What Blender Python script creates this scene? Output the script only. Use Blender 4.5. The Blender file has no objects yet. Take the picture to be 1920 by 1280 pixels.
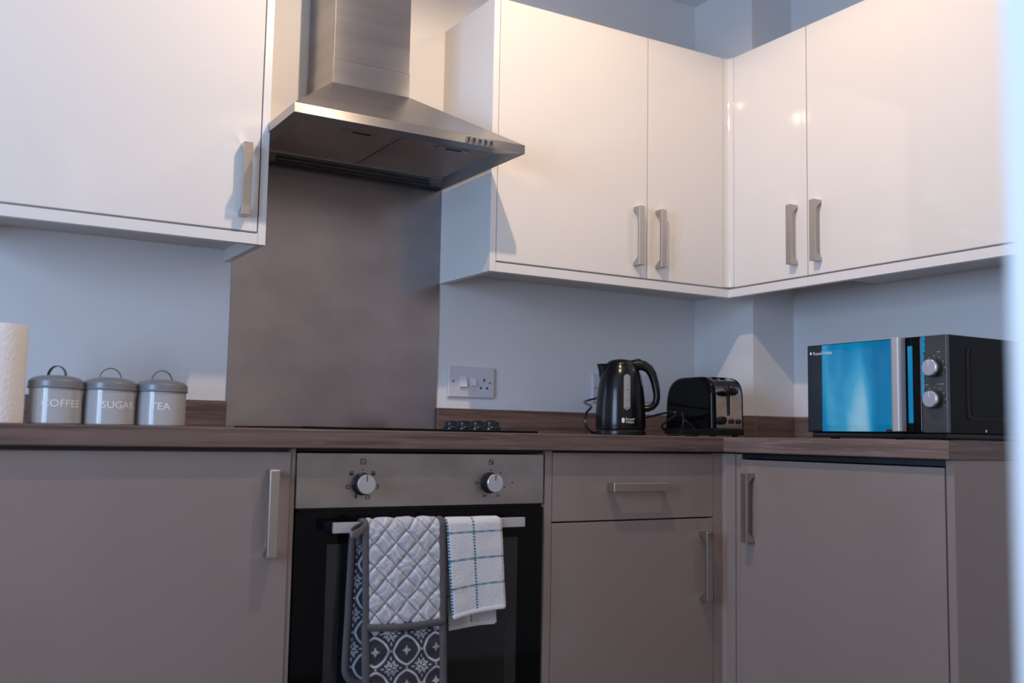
import bpy, bmesh, math, random
import numpy as np
from mathutils import Vector, Matrix
random.seed(4); rng = np.random.default_rng(7)
R = math.radians
SC = bpy.context.scene
COL = SC.collection
ZO = 0.91                       # worktop top above the floor; every z below is measured from the worktop top

# ------------------------------------------------------------------ camera
cam_d = bpy.data.cameras.new('camera'); cam = bpy.data.objects.new('camera', cam_d); COL.objects.link(cam)
cam_d.sensor_width = 36.0; cam_d.lens = 1905.7/1920*36
yaw, pitch, roll = R(-30.8401), R(5.2831), R(1.0321)
fw = Vector((-math.sin(yaw)*math.cos(pitch), math.cos(yaw)*math.cos(pitch), math.sin(pitch)))
rt = Vector((math.cos(yaw), math.sin(yaw), 0)); up = rt.cross(fw)
r2 = math.cos(roll)*rt + math.sin(roll)*up; u2 = -math.sin(roll)*rt + math.cos(roll)*up
m = Matrix.Identity(4)
for i in range(3): m[i][0] = r2[i]; m[i][1] = u2[i]; m[i][2] = -fw[i]
m.translation = Vector((-0.6938, -2.6024, -0.006+ZO)); cam.matrix_world = m
cam_d.clip_start = 0.02
cam_d.dof.use_dof = True; cam_d.dof.focus_distance = 2.52; cam_d.dof.aperture_fstop = 2.4
SC.camera = cam

# ------------------------------------------------------------------ world, daylight, exposure
w = bpy.data.worlds.new('world'); SC.world = w; w.use_nodes = True
bgn = w.node_tree.nodes['Background']; bgn.inputs[0].default_value = (0.97, 0.83, 0.78, 1); bgn.inputs[1].default_value = 0.42  # even warm fill, added in place of the unbuilt room behind the camera
for wy in (-1.62, -2.20):                 # the two panes of the window in the left wall
    ad = bpy.data.lights.new('window_daylight', 'AREA'); ad.shape = 'RECTANGLE'; ad.size = 0.36; ad.size_y = 1.16
    ad.energy = 28; ad.color = (0.44, 0.66, 1.0)
    al = bpy.data.objects.new('window_daylight', ad); COL.objects.link(al)
    al.location = (-2.275, wy, 0.52+ZO); al.rotation_euler = (R(90), 0, R(-90))
SC.cycles.blur_glossy = 0.0; SC.cycles.sample_clamp_indirect = 30.0; SC.cycles.use_denoising = True
SC.view_settings.view_transform = 'Standard'; SC.view_settings.look = 'None'
SC.view_settings.exposure = 0.0; SC.view_settings.gamma = 1.0; SC.view_settings.use_curve_mapping = False
LAMP_S1, LAMP_S2 = 4.6, 38.5; LAMP_C = (1.0, 0.74, 0.51)

# ------------------------------------------------------------------ materials
MATS = {}
SC.render.use_persistent_data = False
def mat(name, col=(.5,.5,.5), rough=.5, metal=0., spec=.5, coat=0., aniso=0., bump=None, var=None, emit=None, trans=0., alpha=1., sheen=0.):
    """principled material; bump=(scale vec, strength, dist); var=(scale vec, colour2, lo, hi) noise colour mix"""
    if name in MATS: return MATS[name]
    M = bpy.data.materials.new(name); M.use_nodes = True; nt = M.node_tree; b = nt.nodes['Principled BSDF']
    b.inputs['Base Color'].default_value = (*col, 1); b.inputs['Roughness'].default_value = rough
    b.inputs['Metallic'].default_value = metal; b.inputs['Specular IOR Level'].default_value = spec
    b.inputs['Coat Weight'].default_value = coat; b.inputs['Coat Roughness'].default_value = .06
    b.inputs['Anisotropic'].default_value = aniso; b.inputs['Transmission Weight'].default_value = trans
    b.inputs['Sheen Weight'].default_value = sheen
    if emit: b.inputs['Emission Color'].default_value = (*emit[0], 1); b.inputs['Emission Strength'].default_value = emit[1]
    def noise(sc, detail=4):
        tc = nt.nodes.new('ShaderNodeTexCoord'); mp = nt.nodes.new('ShaderNodeMapping'); mp.inputs['Scale'].default_value = sc
        n = nt.nodes.new('ShaderNodeTexNoise'); n.inputs['Scale'].default_value = 1; n.inputs['Detail'].default_value = detail
        nt.links.new(tc.outputs['Object'], mp.inputs['Vector']); nt.links.new(mp.outputs[0], n.inputs['Vector']); return n
    if aniso:
        t = nt.nodes.new('ShaderNodeTangent'); t.direction_type = 'UV_MAP'; b.inputs['Anisotropic Rotation'].default_value = .25; nt.links.new(t.outputs[0], b.inputs['Tangent'])
    if var:
        vs = var if isinstance(var, list) else [var]; prev = None
        for (sc, c2, lo, hi) in vs:
            n = noise(sc); mr = nt.nodes.new('ShaderNodeMapRange'); mr.inputs[1].default_value = lo; mr.inputs[2].default_value = hi
            mx = nt.nodes.new('ShaderNodeMix'); mx.data_type = 'RGBA'
            nt.links.new(n.outputs[0], mr.inputs[0]); nt.links.new(mr.outputs[0], mx.inputs[0])
            if prev: nt.links.new(prev, mx.inputs[6])
            else: mx.inputs[6].default_value = (*col, 1)
            mx.inputs[7].default_value = (*c2, 1); prev = mx.outputs[2]
        nt.links.new(prev, b.inputs['Base Color'])
    if bump:
        n = noise(bump[0], 3); bp = nt.nodes.new('ShaderNodeBump'); bp.inputs['Strength'].default_value = bump[1]; bp.inputs['Distance'].default_value = bump[2]
        nt.links.new(n.outputs[0], bp.inputs['Height']); nt.links.new(bp.outputs[0], b.inputs['Normal'])
    MATS[name] = M; return M
def attr_mat(name, rough=.9, bump=(900,.3,.0006), sheen=.2):
    M = bpy.data.materials.new(name); M.use_nodes = True; nt = M.node_tree; b = nt.nodes['Principled BSDF']
    a = nt.nodes.new('ShaderNodeAttribute'); a.attribute_name = 'print'; nt.links.new(a.outputs['Color'], b.inputs['Base Color'])
    b.inputs['Roughness'].default_value = rough; b.inputs['Specular IOR Level'].default_value = .15; b.inputs['Sheen Weight'].default_value = sheen
    tc = nt.nodes.new('ShaderNodeTexCoord'); n = nt.nodes.new('ShaderNodeTexNoise'); n.inputs['Scale'].default_value = bump[0]; n.inputs['Detail'].default_value = 2
    bp = nt.nodes.new('ShaderNodeBump'); bp.inputs['Strength'].default_value = bump[1]; bp.inputs['Distance'].default_value = bump[2]
    nt.links.new(tc.outputs['Object'], n.inputs['Vector']); nt.links.new(n.outputs[0], bp.inputs['Height']); nt.links.new(bp.outputs[0], b.inputs['Normal'])
    return M
WALL = mat('wall_paint', (.74,.74,.75), .6, spec=.3, bump=((60,60,60),.06,.002), var=((2.2,2.2,2.2),(.69,.68,.67),.5,.85))
CEIL = mat('ceiling_paint', (.74,.74,.76), .7, spec=.2)
FLOOR = mat('floor_vinyl', (.16,.12,.10), .4, var=((2,30,2),(.11,.08,.065),.35,.7))
WHITE = mat('gloss_white_door', (.77,.735,.70), .055, spec=.5)
WSAT = mat('white_panel', (.75,.735,.72), .28, spec=.5)
CARC = mat('white_carcass', (.62,.60,.58), .5)
TAUPE = mat('gloss_taupe_door', (.262,.203,.178), .13, spec=.5)
TPAN = mat('taupe_panel', (.262,.205,.182), .3)
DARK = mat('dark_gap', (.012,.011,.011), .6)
WOODX = mat('wood_worktop_along', (.165,.105,.088), .42, bump=((6,130,130),.12,.0008), var=[((2.5,70,70),(.085,.052,.044),.38,.62),((9,260,260),(.22,.15,.125),.55,.75)])
WOODY = mat('wood_worktop_across', (.19,.125,.105), .42, bump=((130,6,130),.12,.0008), var=[((70,2.5,70),(.12,.077,.064),.38,.62),((260,9,260),(.28,.20,.165),.55,.75)])
STEEL = mat('brushed_steel', (.43,.41,.41), .27, metal=1, aniso=.8, bump=((3,3,420),.02,.0004), var=((2,2,26),(.35,.335,.335),.4,.7))
SPLASH = mat('scuffed_splashback_steel', (.31,.285,.30), .25, metal=1, aniso=.5, bump=((4,4,300),.012,.0004), var=((6,6,9),(.38,.355,.365),.35,.75))
PANEL = mat('smeared_steel_panel', (.40,.365,.345), .42, metal=.85, aniso=.35, var=((9,9,16),(.29,.265,.25),.35,.72))
RIMS = mat('brushed_steel_rim', (.46,.44,.43), .40, metal=1, aniso=.85)
NICKEL = mat('brushed_nickel', (.50,.46,.43), .30, metal=1)
CHROME = mat('chrome', (.62,.58,.55), .16, metal=1, var=((40,40,40),(.5,.46,.43),.4,.7))
GREASE = mat('mesh_filter', (.34,.25,.19), .42, metal=.35, bump=((420,420,420),.3,.0006), var=((5,5,5),(.27,.19,.14),.4,.7))
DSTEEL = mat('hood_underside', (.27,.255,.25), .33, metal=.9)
BLACKG = mat('black_glass', (.003,.003,.0035), .05, spec=.16)
BLACKP = mat('black_plastic', (.008,.008,.009), .28, spec=.35)
BLACKM = mat('black_matt_plastic', (.006,.0065,.009), .42, spec=.14)
KETT = mat('black_satin_kettle', (.006,.006,.0065), .2, spec=.36)
WPLAST = mat('white_plastic', (.70,.68,.72), .3)
CREAMP = mat('socket_plastic', (.62,.60,.655), .35)
HOLE = mat('black_hole', (.004,.004,.005), .7)
INK = mat('black_print', (.02,.018,.018), .6)
WINK = mat('white_print', (.78,.78,.78), .5)
GINK = mat('grey_print', (.42,.42,.43), .5)
GAUGE = mat('clear_gauge', (.27,.27,.29), .15)
CAN = mat('grey_enamel', (.40,.385,.38), .2, coat=.2)
LID = mat('slate_enamel', (.175,.178,.19), .3)
SLATE = mat('slate_handle', (.09,.092,.105), .3)
PAPER = mat('kitchen_paper', (.80,.775,.755), .95, spec=.1, bump=((170,170,120),.6,.003))
BIND = mat('grey_binding', (.105,.098,.105), .95, spec=.1, bump=((500,500,500),.5,.001))
TAGC = mat('grey_loop_cloth', (.26,.245,.25), .9)
SILV = mat('silver_plastic', (.50,.475,.49), .42, metal=.35)
KNOBM = mat('knob_silver', (.60,.61,.65), .26, metal=.75)
FRAMEW = mat('white_gloss_trim', (.84,.84,.84), .35)
TILEF = mat('lamp_white', (.8,.8,.8), .4)
BULB = mat('lamp_glass', (.9,.9,.9), .3, emit=((1,.82,.62), 2.5))

# ------------------------------------------------------------------ mesh helpers
class MB:
    def __init__(s): s.bm = bmesh.new()
    def box(s, x0,x1,y0,y1,z0,z1, b=0., seg=2):
        t = bmesh.new(); bmesh.ops.create_cube(t, size=1)
        for v in t.verts: v.co = Vector((x0+(v.co.x+.5)*(x1-x0), y0+(v.co.y+.5)*(y1-y0), z0+(v.co.z+.5)*(z1-z0)))
        if b: bmesh.ops.bevel(t, geom=t.edges[:], offset=b, segments=seg, affect='EDGES', profile=.5)
        return s.join(t)
    def join(s, t, M=None):
        me = bpy.data.meshes.new('t')
        if M is not None: bmesh.ops.transform(t, matrix=M, verts=t.verts[:])
        t.to_mesh(me); t.free(); s.bm.from_mesh(me); bpy.data.meshes.remove(me); return s
    def poly(s, vs, fs):
        vv = [s.bm.verts.new(v) for v in vs]
        for f in fs:
            try: s.bm.faces.new([vv[i] for i in f])
            except ValueError: pass
        return s
    def prism(s, pts, ax, a0, a1, b=0.):
        """pts 2-D outline; ax the extrusion axis; x:(y,z) y:(x,z) z:(x,y)"""
        def P(p, a): return {'x':(a,p[0],p[1]), 'y':(p[0],a,p[1]), 'z':(p[0],p[1],a)}[ax]
        t = bmesh.new(); n = len(pts)
        A = [t.verts.new(P(p,a0)) for p in pts]; B = [t.verts.new(P(p,a1)) for p in pts]
        t.faces.new(A); t.faces.new(B[::-1])
        for i in range(n): t.faces.new((A[i], B[i], B[(i+1)%n], A[(i+1)%n]))
        bmesh.ops.recalc_face_normals(t, faces=t.faces[:])
        if b: bmesh.ops.bevel(t, geom=t.edges[:], offset=b, segments=2, affect='EDGES', profile=.5)
        return s.join(t)
    def lathe(s, prof, c, n=48, ax='z', cap=True):
        t = bmesh.new(); rings = []
        for r, h in prof:
            ring = []
            for i in range(n):
                a = 2*math.pi*i/n; p = (r*math.cos(a), r*math.sin(a))
                q = {'z':(p[0],p[1],h),'y':(p[0],h,p[1]),'x':(h,p[0],p[1])}[ax]
                ring.append(t.verts.new((c[0]+q[0], c[1]+q[1], c[2]+q[2])))
            rings.append(ring)
        for A,B in zip(rings, rings[1:]):
            for i in range(n): t.faces.new((A[i],A[(i+1)%n],B[(i+1)%n],B[i]))
        if cap: t.faces.new(rings[0]); t.faces.new(rings[-1])
        bmesh.ops.recalc_face_normals(t, faces=t.faces[:]); return s.join(t)
    def tube(s, pts, r, n=10, flat=None, closed=False):
        t = bmesh.new(); P = [Vector(p) for p in pts]; rings = []
        N0 = None
        for i,p in enumerate(P):
            d = (P[min(i+1,len(P)-1)]-P[max(i-1,0)]).normalized()
            if N0 is None: N0 = d.orthogonal().normalized() if flat is None else Vector(flat)
            a = (N0 - d*N0.dot(d)).normalized(); N0 = a; b = d.cross(a)
            rq = r(i/(len(P)-1)) if callable(r) else r; ra, rb = rq if isinstance(rq, tuple) else (rq, rq)
            rings.append([t.verts.new(p + a*ra*math.cos(2*math.pi*k/n) + b*rb*math.sin(2*math.pi*k/n)) for k in range(n)])
        for A,B in zip(rings, rings[1:]):
            for i in range(n): t.faces.new((A[i],A[(i+1)%n],B[(i+1)%n],B[i]))
        t.faces.new(rings[0]); t.faces.new(rings[-1])
        bmesh.ops.recalc_face_normals(t, faces=t.faces[:]); return s.join(t)
    def build(s, name, material, parent=None, ang=35, uv=False, mods=None):
        off = Vector((0,0,ZO))
        if parent is not None: off = off - Vector(parent['_o'])
        for v in s.bm.verts: v.co += off
        if uv:
            L = s.bm.loops.layers.uv.new('UVMap')
            for f in s.bm.faces:
                n = f.normal
                for l in f.loops:
                    c = l.vert.co
                    l[L].uv = (c.y, c.z) if abs(n.x) > .85 else (c.x, c.y+c.z)
        me = bpy.data.meshes.new(name); s.bm.to_mesh(me); s.bm.free()
        me.materials.append(material); me.shade_smooth(); me.set_sharp_from_angle(angle=R(ang))
        o = bpy.data.objects.new(name, me); COL.objects.link(o)
        wn = o.modifiers.new('even_normals','WEIGHTED_NORMAL'); wn.keep_sharp = True; wn.weight = 90
        o['_o'] = tuple(parent['_o']) if parent is not None else (0.,0.,0.)
        if parent is not None: o.parent = parent
        return o
def B(*a, **k): return MB().box(*a, **k)
def thing(name, label, cat, loc, group=None):
    o = bpy.data.objects.new(name, None); COL.objects.link(o); o.empty_display_size = .05
    p = (loc[0], loc[1], loc[2]+ZO); o.location = p; o['_o'] = p
    return tag(o, label, cat, group)
def tag(o, label, cat, group=None):
    o['label'] = label; o['category'] = cat
    if group: o['group'] = group
    return o
def struct(o): o['kind'] = 'structure'; return o
def text_geo(txt, width=None, height=None):
    """flat font outline as (verts, faces) centred on 0, cap height scaled to height, width to width"""
    cu = bpy.data.curves.new('t','FONT'); cu.body = txt; cu.size = 1; cu.resolution_u = 3
    ob = bpy.data.objects.new('t', cu); COL.objects.link(ob); bpy.context.view_layer.update()
    me = ob.evaluated_get(bpy.context.evaluated_depsgraph_get()).to_mesh()
    V = np.array([v.co[:2] for v in me.vertices]); F = [tuple(p.vertices) for p in me.polygons]
    ob.evaluated_get(bpy.context.evaluated_depsgraph_get()).to_mesh_clear()
    bpy.data.objects.remove(ob); bpy.data.curves.remove(cu)
    lo, hi = V.min(0), V.max(0); V = V-(lo+hi)/2
    sy = height/(hi-lo)[1]; sx = width/(hi-lo)[0] if width else sy
    return V*np.array([sx,sy]), F
def put_text(M, geo, f):
    V,F = geo; return M.poly([f(a,b) for a,b in V], F)
def fillet(pts, r, n=5):
    """round every corner of a 2-D outline (r scalar or per corner)"""
    out = []; k = len(pts)
    for i in range(k):
        p = Vector(pts[i]); a = Vector(pts[i-1])-p; b = Vector(pts[(i+1)%k])-p
        rr = r[i] if isinstance(r,(list,tuple)) else r
        if rr <= 0: out.append(tuple(p)); continue
        al, bl = a.length, b.length; a.normalize(); b.normalize(); d = min(rr, al*.49, bl*.49)
        A = p+a*d; Bq = p+b*d
        for j in range(n+1):
            t = j/n; q = A*(1-t)**2 + p*2*t*(1-t) + Bq*t*t; out.append(tuple(q))
    return out

# key planes (metres, from the wall corner grid)
YU, ZB, ZPT, ZT, XU = -.2936, .4255, .4539, 1.1764, 1.4548
YW, YD, XC, XD = -.6188, -.5987, 1.1331, 1.153
ZC = 1.4802; XW1, XW2, YP = 1.5739, 1.7512, -.2745; YEND = -1.2795

# ------------------------------------------------------------------ room shell
struct(B(-2.4,1.9,-4.2,.1,-1.0,-.91).build('floor', FLOOR))
struct(B(-2.4,1.9,-4.2,.1,ZC,ZC+.1).build('ceiling', CEIL))
struct(B(-2.4,1.9,0,.1,-.91,ZC).build('wall_back', WALL))
struct(B(XW2,1.9,-2.42,0,-.91,ZC).build('wall_right', WALL))
struct(B(XW1,XW2,YP,0,-.91,ZC).build('wall_corner', WALL))
wl = MB(); wl.box(-2.4,-2.26,-4.2,-2.5,-.91,ZC); wl.box(-2.4,-2.26,-1.3,0,-.91,ZC); wl.box(-2.4,-2.26,-2.5,-1.3,-.91,-.1); wl.box(-2.4,-2.26,-2.5,-1.3,1.14,ZC)
struct(wl.build('wall_left', WALL))
wf = MB()
for a in ((-2.5,-2.46),(-1.34,-1.30),(-1.92,-1.88)): wf.box(-2.34,-2.29,a[0],a[1],-.1,1.14)
for a in ((-.1,-.06),(1.10,1.14)): wf.box(-2.34,-2.29,-2.46,-1.34,a[0],a[1])
struct(wf.build('window_1', FRAMEW))
struct(B(-.115,XW2,-2.42,-2.30,-.91,ZC).build('wall_front', WALL))
jm = MB(); jm.box(-.190,-.115,-2.44,-2.275,-.91,1.16,b=.003); jm.box(-.165,-.10,-2.275,-2.262,-.91,1.16,b=.003)
struct(jm.build('trim_1', FRAMEW))

# ------------------------------------------------------------------ ceiling lamps (their reflections show in the gloss doors)
# spot bar hanging in front of the wall cabinets: two heads, seen as highlights in the corner doors
S1, S2 = (.855,-.873,1.300), (.305,-1.080,1.405)
t = thing('spotlight_bar','white ceiling bar with two small hanging spotlight heads','lamp',(.56,-.98,ZC))
MB().prism(fillet([(.215,-1.076),(.925,-.823),(.912,-.873),(.202,-1.126)],.012),'z',ZC-.018,ZC-.0003,b=.002).build('bar', TILEF, t)
for (x,y,z) in (S1,S2):
    MB().tube([(x,y,ZC-.0185),(x,y,z+.050)],.004,10).build('stem', TILEF, t)
    MB().lathe([(.001,.050),(.018,.048),(.025,.036),(.028,.016),(.0265,.016),(.023,.034),(.001,.041)],(x,y,z),28,cap=False).build('spot_head', TILEF, t)
def spot_light(p, watts):
    d = bpy.data.lights.new('lamp_light','SPOT'); d.energy = watts; d.color = LAMP_C; d.shadow_soft_size = .005 if watts < 10 else .012; d.spot_size = R(178); d.spot_blend = .24
    l = bpy.data.objects.new('lamp_light', d); COL.objects.link(l); l.parent = t; l.location = (p[0]-.56, p[1]+.98, p[2]-ZC)
spot_light(S1, LAMP_S1); spot_light(S2, LAMP_S2)
# ------------------------------------------------------------------ handles
def handle(parent, c, face, length=.171, vertical=True):
    """square D handle: c = centre on the door face; face '-y' or '-x'"""
    L = length/2; w = .010; dp = .030; th = .0085
    prof = [(-L,0),(-L,dp),(L,dp),(L,0),(L-.008,0),(L-.011,.006),(L-.024,dp-th),(-L+.024,dp-th),(-L+.011,.006),(-L+.008,0)]
    t = bmesh.new(); A = []; Bv = []
    for a, d in prof:
        for s_, lst in ((-w,A),(w,Bv)):
            if face == '-y': co = (c[0]+s_, c[1]-d, c[2]+a) if vertical else (c[0]+a, c[1]-d, c[2]+s_)
            else: co = (c[0]-d, c[1]+s_, c[2]+a)
            lst.append(t.verts.new(co))
    n = len(prof); t.faces.new(A); t.faces.new(Bv[::-1])
    for i in range(n): t.faces.new((A[i],Bv[i],Bv[(i+1)%n],A[(i+1)%n]))
    bmesh.ops.recalc_face_normals(t, faces=t.faces[:])
    bmesh.ops.bevel(t, geom=[e for e in t.edges], offset=.0009, segments=1, affect='EDGES')
    return MB().join(t).build('handle', NICKEL, parent)
DT = .019; BV = .0014
# ------------------------------------------------------------------ wall cabinets
ZCB = .457
t = thing('wall_cabinet','cream white gloss wall cabinet left of the extractor hood, above the canisters','cabinet',(-.3,-.15,ZB))
B(-.614,-.0095,YU+DT+.002,-.001,ZCB,ZT).build('carcass', CARC, t)
B(-.0088,.0094,YU,-.001,ZB,ZT,b=.0008).build('end_panel', WSAT, t)
B(-.6140,-.0092,YU,YU+.018,ZB,ZPT-.0035,b=.0008).build('pelmet', WSAT, t)
B(-.6325,-.6145,YU,-.001,ZB,ZT,b=.0008).build('end_panel', WSAT, t)
d = B(-.611,-.0115,YU,YU+DT,ZPT+.001,ZT-.001,b=BV).build('door', WHITE, t); handle(d,(-.0478,YU,.571),'-y')
t = thing('wall_cabinet','cream white gloss wall cabinet just right of the extractor hood, single wide door','cabinet',(.87,-.15,ZB))
B(.6305,1.1378,YU+DT+.002,-.001,ZCB,ZT).build('carcass', CARC, t)
B(.6116,.6298,YU,-.001,ZB,ZT,b=.0008).build('end_panel', WSAT, t)
B(.6302,1.1378,YU,YU+.018,ZB,ZPT-.0035,b=.0008).build('pelmet', WSAT, t)
d = B(.6318,1.1362,YU,YU+DT,ZPT+.001,ZT-.001,b=BV).build('door', WHITE, t); handle(d,(1.0955,YU,.573),'-y')
t = thing('wall_cabinet','cream white gloss corner wall cabinet with two narrow doors meeting in the corner','cabinet',(1.5,-.2,ZB))
cb = MB(); cb.box(1.1382,XW1-.001,YU+DT+.002,-.001,ZCB,ZT); cb.box(XU+DT+.002,XW1-.001,-.6105,YU+DT+.002,ZCB,ZT)
cb.build('carcass', CARC, t)
d = B(1.1398,1.4318,YU,YU+DT,ZPT+.001,ZT-.001,b=BV).build('door', WHITE, t); handle(d,(1.1762,YU,.573),'-y')
d = B(XU,XU+DT,-.6092,-.3165,ZPT+.001,ZT-.001,b=BV).build('door', WHITE, t); handle(d,(XU,-.5665,.575),'-x')
post = [(1.4332,YU+.03),(1.4332,YU)] + [(1.4418+.013*math.sin(a)*1., YU-.013+.013*math.cos(a)) for a in [R(15*k) for k in range(7)]] + [(XU,-.3150),(XU+.03,-.3150),(XU+.03,YU+.03)]
MB().prism(post,'z',ZPT+.003,ZT).build('corner_post', WHITE, t, ang=50)
MB().prism([(1.1380,YU),(XU,YU),(XU,-.6105),(XU+.018,-.6105),(XU+.018,YU+.018),(1.1380,YU+.018)],'z',ZB,ZPT-.0035,b=.0007).build('pelmet', WSAT, t)
t = thing('wall_cabinet','cream white gloss wall cabinet above the microwave, wide single door','cabinet',(1.6,-.93,ZB))
B(XU+DT+.002,XW2-.001,-1.2600,-.6110,ZCB,ZT).build('carcass', CARC, t)
B(XU,XU+.018,-1.2600,-.6108,ZB,ZPT-.0035,b=.0008).build('pelmet', WSAT, t)
B(XU,XW2-.001,-1.2790,-1.2604,ZB,ZT,b=.0008).build('end_panel', WSAT, t)
d = B(XU,XU+DT,-1.2590,-.6122,ZPT+.001,ZT-.001,b=BV).build('door', WHITE, t); handle(d,(XU,-.6535,.5735),'-x')

# ------------------------------------------------------------------ base cabinets
ZK, ZD0 = -.91, -.048
ZF = -.76                                   # bottom of the doors
t = thing('base_cabinet','taupe gloss base cabinet left of the oven, under the canisters','cabinet',(-.3,-.3,ZK))
B(-.616,-.0125,YD+DT+.002,-.02,ZF,-.0400).build('carcass', mat('carcass_gap_shade',(.06,.055,.055),.6), t)  # dark colour paints in the shade of the gap below the worktop
B(-.616,-.0125,-.54,-.525,ZK,ZF-.001).build('plinth', TPAN, t)
d = B(-.612,-.0125,YD,YD+DT,ZF,-.0475,b=BV).build('door', TAUPE, t); handle(d,(-.0535,YD,-.168),'-y')
B(-.6345,-.6165,YD,-.02,ZK,-.0400,b=.0006).build('end_panel', TPAN, t)
t = thing('oven_housing','taupe panelled housing cabinet around the built-in oven','cabinet',(.3,-.3,ZK))
B(-.0112,-.0020,YD+.004,-.02,ZF,-.0400,b=.0005).build('side_panel', TPAN, t)
B(.5995,.6178,YD,-.02,ZF,-.0400,b=.0005).build('side_panel', TPAN, t)
B(-.0018,.5993,YD+.03,-.02,ZF,-.672).build('shelf', TPAN, t)
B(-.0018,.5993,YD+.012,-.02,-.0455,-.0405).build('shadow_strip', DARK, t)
B(-.0112,.6178,-.54,-.525,ZK,ZF-.001).build('plinth', TPAN, t)
t = thing('base_cabinet','taupe gloss base cabinet right of the oven with one drawer above a door','cabinet',(.87,-.3,ZK))
B(.6190,1.1165,YD+DT+.002,-.02,ZF,-.0400).build('carcass', mat('carcass_gap_shade',(.06,.055,.055),.6), t)  # shade of the worktop gap painted into this carcass too
B(.6190,1.1165,-.54,-.525,ZK,ZF-.001).build('plinth', TPAN, t)
d = B(.6196,1.1160,YD,YD+DT,-.2045,-.0440,b=BV).build('drawer', TAUPE, t); handle(d,(.862,YD,-.1255),'-y',vertical=False)
d = B(.6196,1.1160,YD,YD+DT,ZF,-.2078,b=BV).build('door', TAUPE, t); handle(d,(1.0785,YD,-.326),'-y')
po = [(1.1178,YD+.03),(1.1178,YD),(XD-.006,YD),(XD,YD-.006),(XD,-.6395),(XD+.03,-.6395),(XD+.03,YD+.03)]
tag(MB().prism(po,'z',ZF,-.0420,b=.0008).build('corner_post', TAUPE),'narrow taupe gloss corner post between the drawer unit and the appliance door','corner post')
t = thing('integrated_appliance','wide taupe gloss appliance door under the microwave, handle at its left','appliance',(1.45,-.95,ZK))
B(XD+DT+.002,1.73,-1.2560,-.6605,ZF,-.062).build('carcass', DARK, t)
B(XD+.004,XD+.02,-.6600,-.6400,ZF,-.0420,b=.0006).build('side_filler', TPAN, t)
B(XD+.006,XD+.03,-1.2552,-.6612,-.0530,-.0410).build('vent_strip', mat('blue_black_strip',(.008,.014,.022),.2), t)
B(1.21,1.225,-1.256,-.6605,ZK,ZF-.001).build('plinth', TPAN, t)
d = B(XD,XD+DT,-1.2535,-.6615,ZF,-.0560,b=BV).build('door', TAUPE, t); handle(d,(XD,-.7010,-.1755),'-x')
tag(B(XD,1.735,-1.2760,-1.2570,ZK,-.0400,b=.0008).build('end_panel', TPAN),'tall taupe end panel closing the run beside the appliance door','panel')

# ------------------------------------------------------------------ worktop and upstands
t = thing('worktop','brown woodgrain laminate worktop running round the corner','worktop',(.3,-.3,-.039))
def edged(x0,x1,y0,y1,front):
    r = .004; pr_ = []
    return None
wb = MB(); pts = fillet([(YW,-.039),(YW,0),(-.0005,0),(-.0005,-.039)],[.003,.0045,0,0])
wb.prism(pts,'x',-.645,XC-.0003); wb.build('back_run', WOODX, t, ang=60)
wr = MB(); pts = fillet([(XC,-.039),(XC,0),(XW2-.0005,0),(XW2-.0005,-.039)],[.003,.0045,0,0])
wr.prism(pts,'y',YEND+.0006,YP-.0005); wr.box(XC,XW1-.0005,YP-.0005,-.0005,-.039,0); wr.build('right_run', WOODY, t, ang=60)
B(XC,XW2-.0005,YEND,YEND+.0006,-.0388,-.0003).build('end_edging', WOODX, t)
UH = .0685
tag(B(-.645,.0112,-.018,-.0005,0,UH,b=.0008).build('upstand', WOODX),'woodgrain upstand behind the canisters, left of the splashback','upstand')
tag(B(.6116,XW1-.0005,-.018,-.0005,0,UH,b=.0008).build('upstand', WOODX),'woodgrain upstand behind the kettle, right of the splashback','upstand')
tag(B(XW1-.018,XW1-.0005,YP-.018,-.0185,0,UH,b=.0008).build('upstand', WOODY),'short woodgrain upstand on the corner boxing behind the toaster','upstand')
tag(B(XW1+.0002,XW2-.019,YP-.018,YP-.0005,0,UH,b=.0008).build('upstand', WOODX),'short woodgrain upstand between corner boxing and microwave','upstand')
tag(B(XW2-.018,XW2-.0005,YEND,YP-.0005,0,UH,b=.0008).build('upstand', WOODY),'long woodgrain upstand behind the microwave','upstand')

# ------------------------------------------------------------------ splashback
tag(B(.0119,.6107,-.004,-.0005,.0005,.712,b=.0006).build('splashback', SPLASH, uv=True),'tall brushed steel splashback panel behind the hob','splashback')

# ------------------------------------------------------------------ extractor hood
HX0,HX1,HY,HZ0,HZ1 = .005,.601,-.48,.695,.7165
t = thing('extractor_hood','stainless steel chimney extractor hood above the hob','hood',(.303,-.2,HZ0))
cx0,cx1,cy,cz = .195,.409,-.200,.882
can = MB(); can.poly([(HX0,HY,HZ1),(HX1,HY,HZ1),(HX1,-.0045,HZ1),(HX0,-.0045,HZ1),(cx0,cy,cz),(cx1,cy,cz),(cx1,-.0045,cz),(cx0,-.0045,cz)],
    [(0,1,5,4),(1,2,6,5),(2,3,7,6),(3,0,4,7),(4,5,6,7)])
bmesh.ops.recalc_face_normals(can.bm, faces=can.bm.faces[:])
can.build('canopy', STEEL, t, uv=True, ang=10)
tk = .0015
rim = MB(); rim.box(HX0,HX1,HY,HY+tk,HZ0,HZ1,b=.0005); rim.box(HX0,HX0+tk,HY+tk,-.0045,HZ0,HZ1); rim.box(HX1-tk,HX1,HY+tk,-.0045,HZ0,HZ1)
rim.build('rim', RIMS, t, uv=True)
ch = MB(); ch.box(cx0,cx1,cy,-.0045,cz,.946,b=.0003); ch.build('lower_chimney', STEEL, t, uv=True)
ch = MB(); ch.box(cx0+.0014,cx1-.0014,cy+.0001,-.0045,.9464,ZC,b=.0003); ch.build('upper_chimney', STEEL, t, uv=True)
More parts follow.
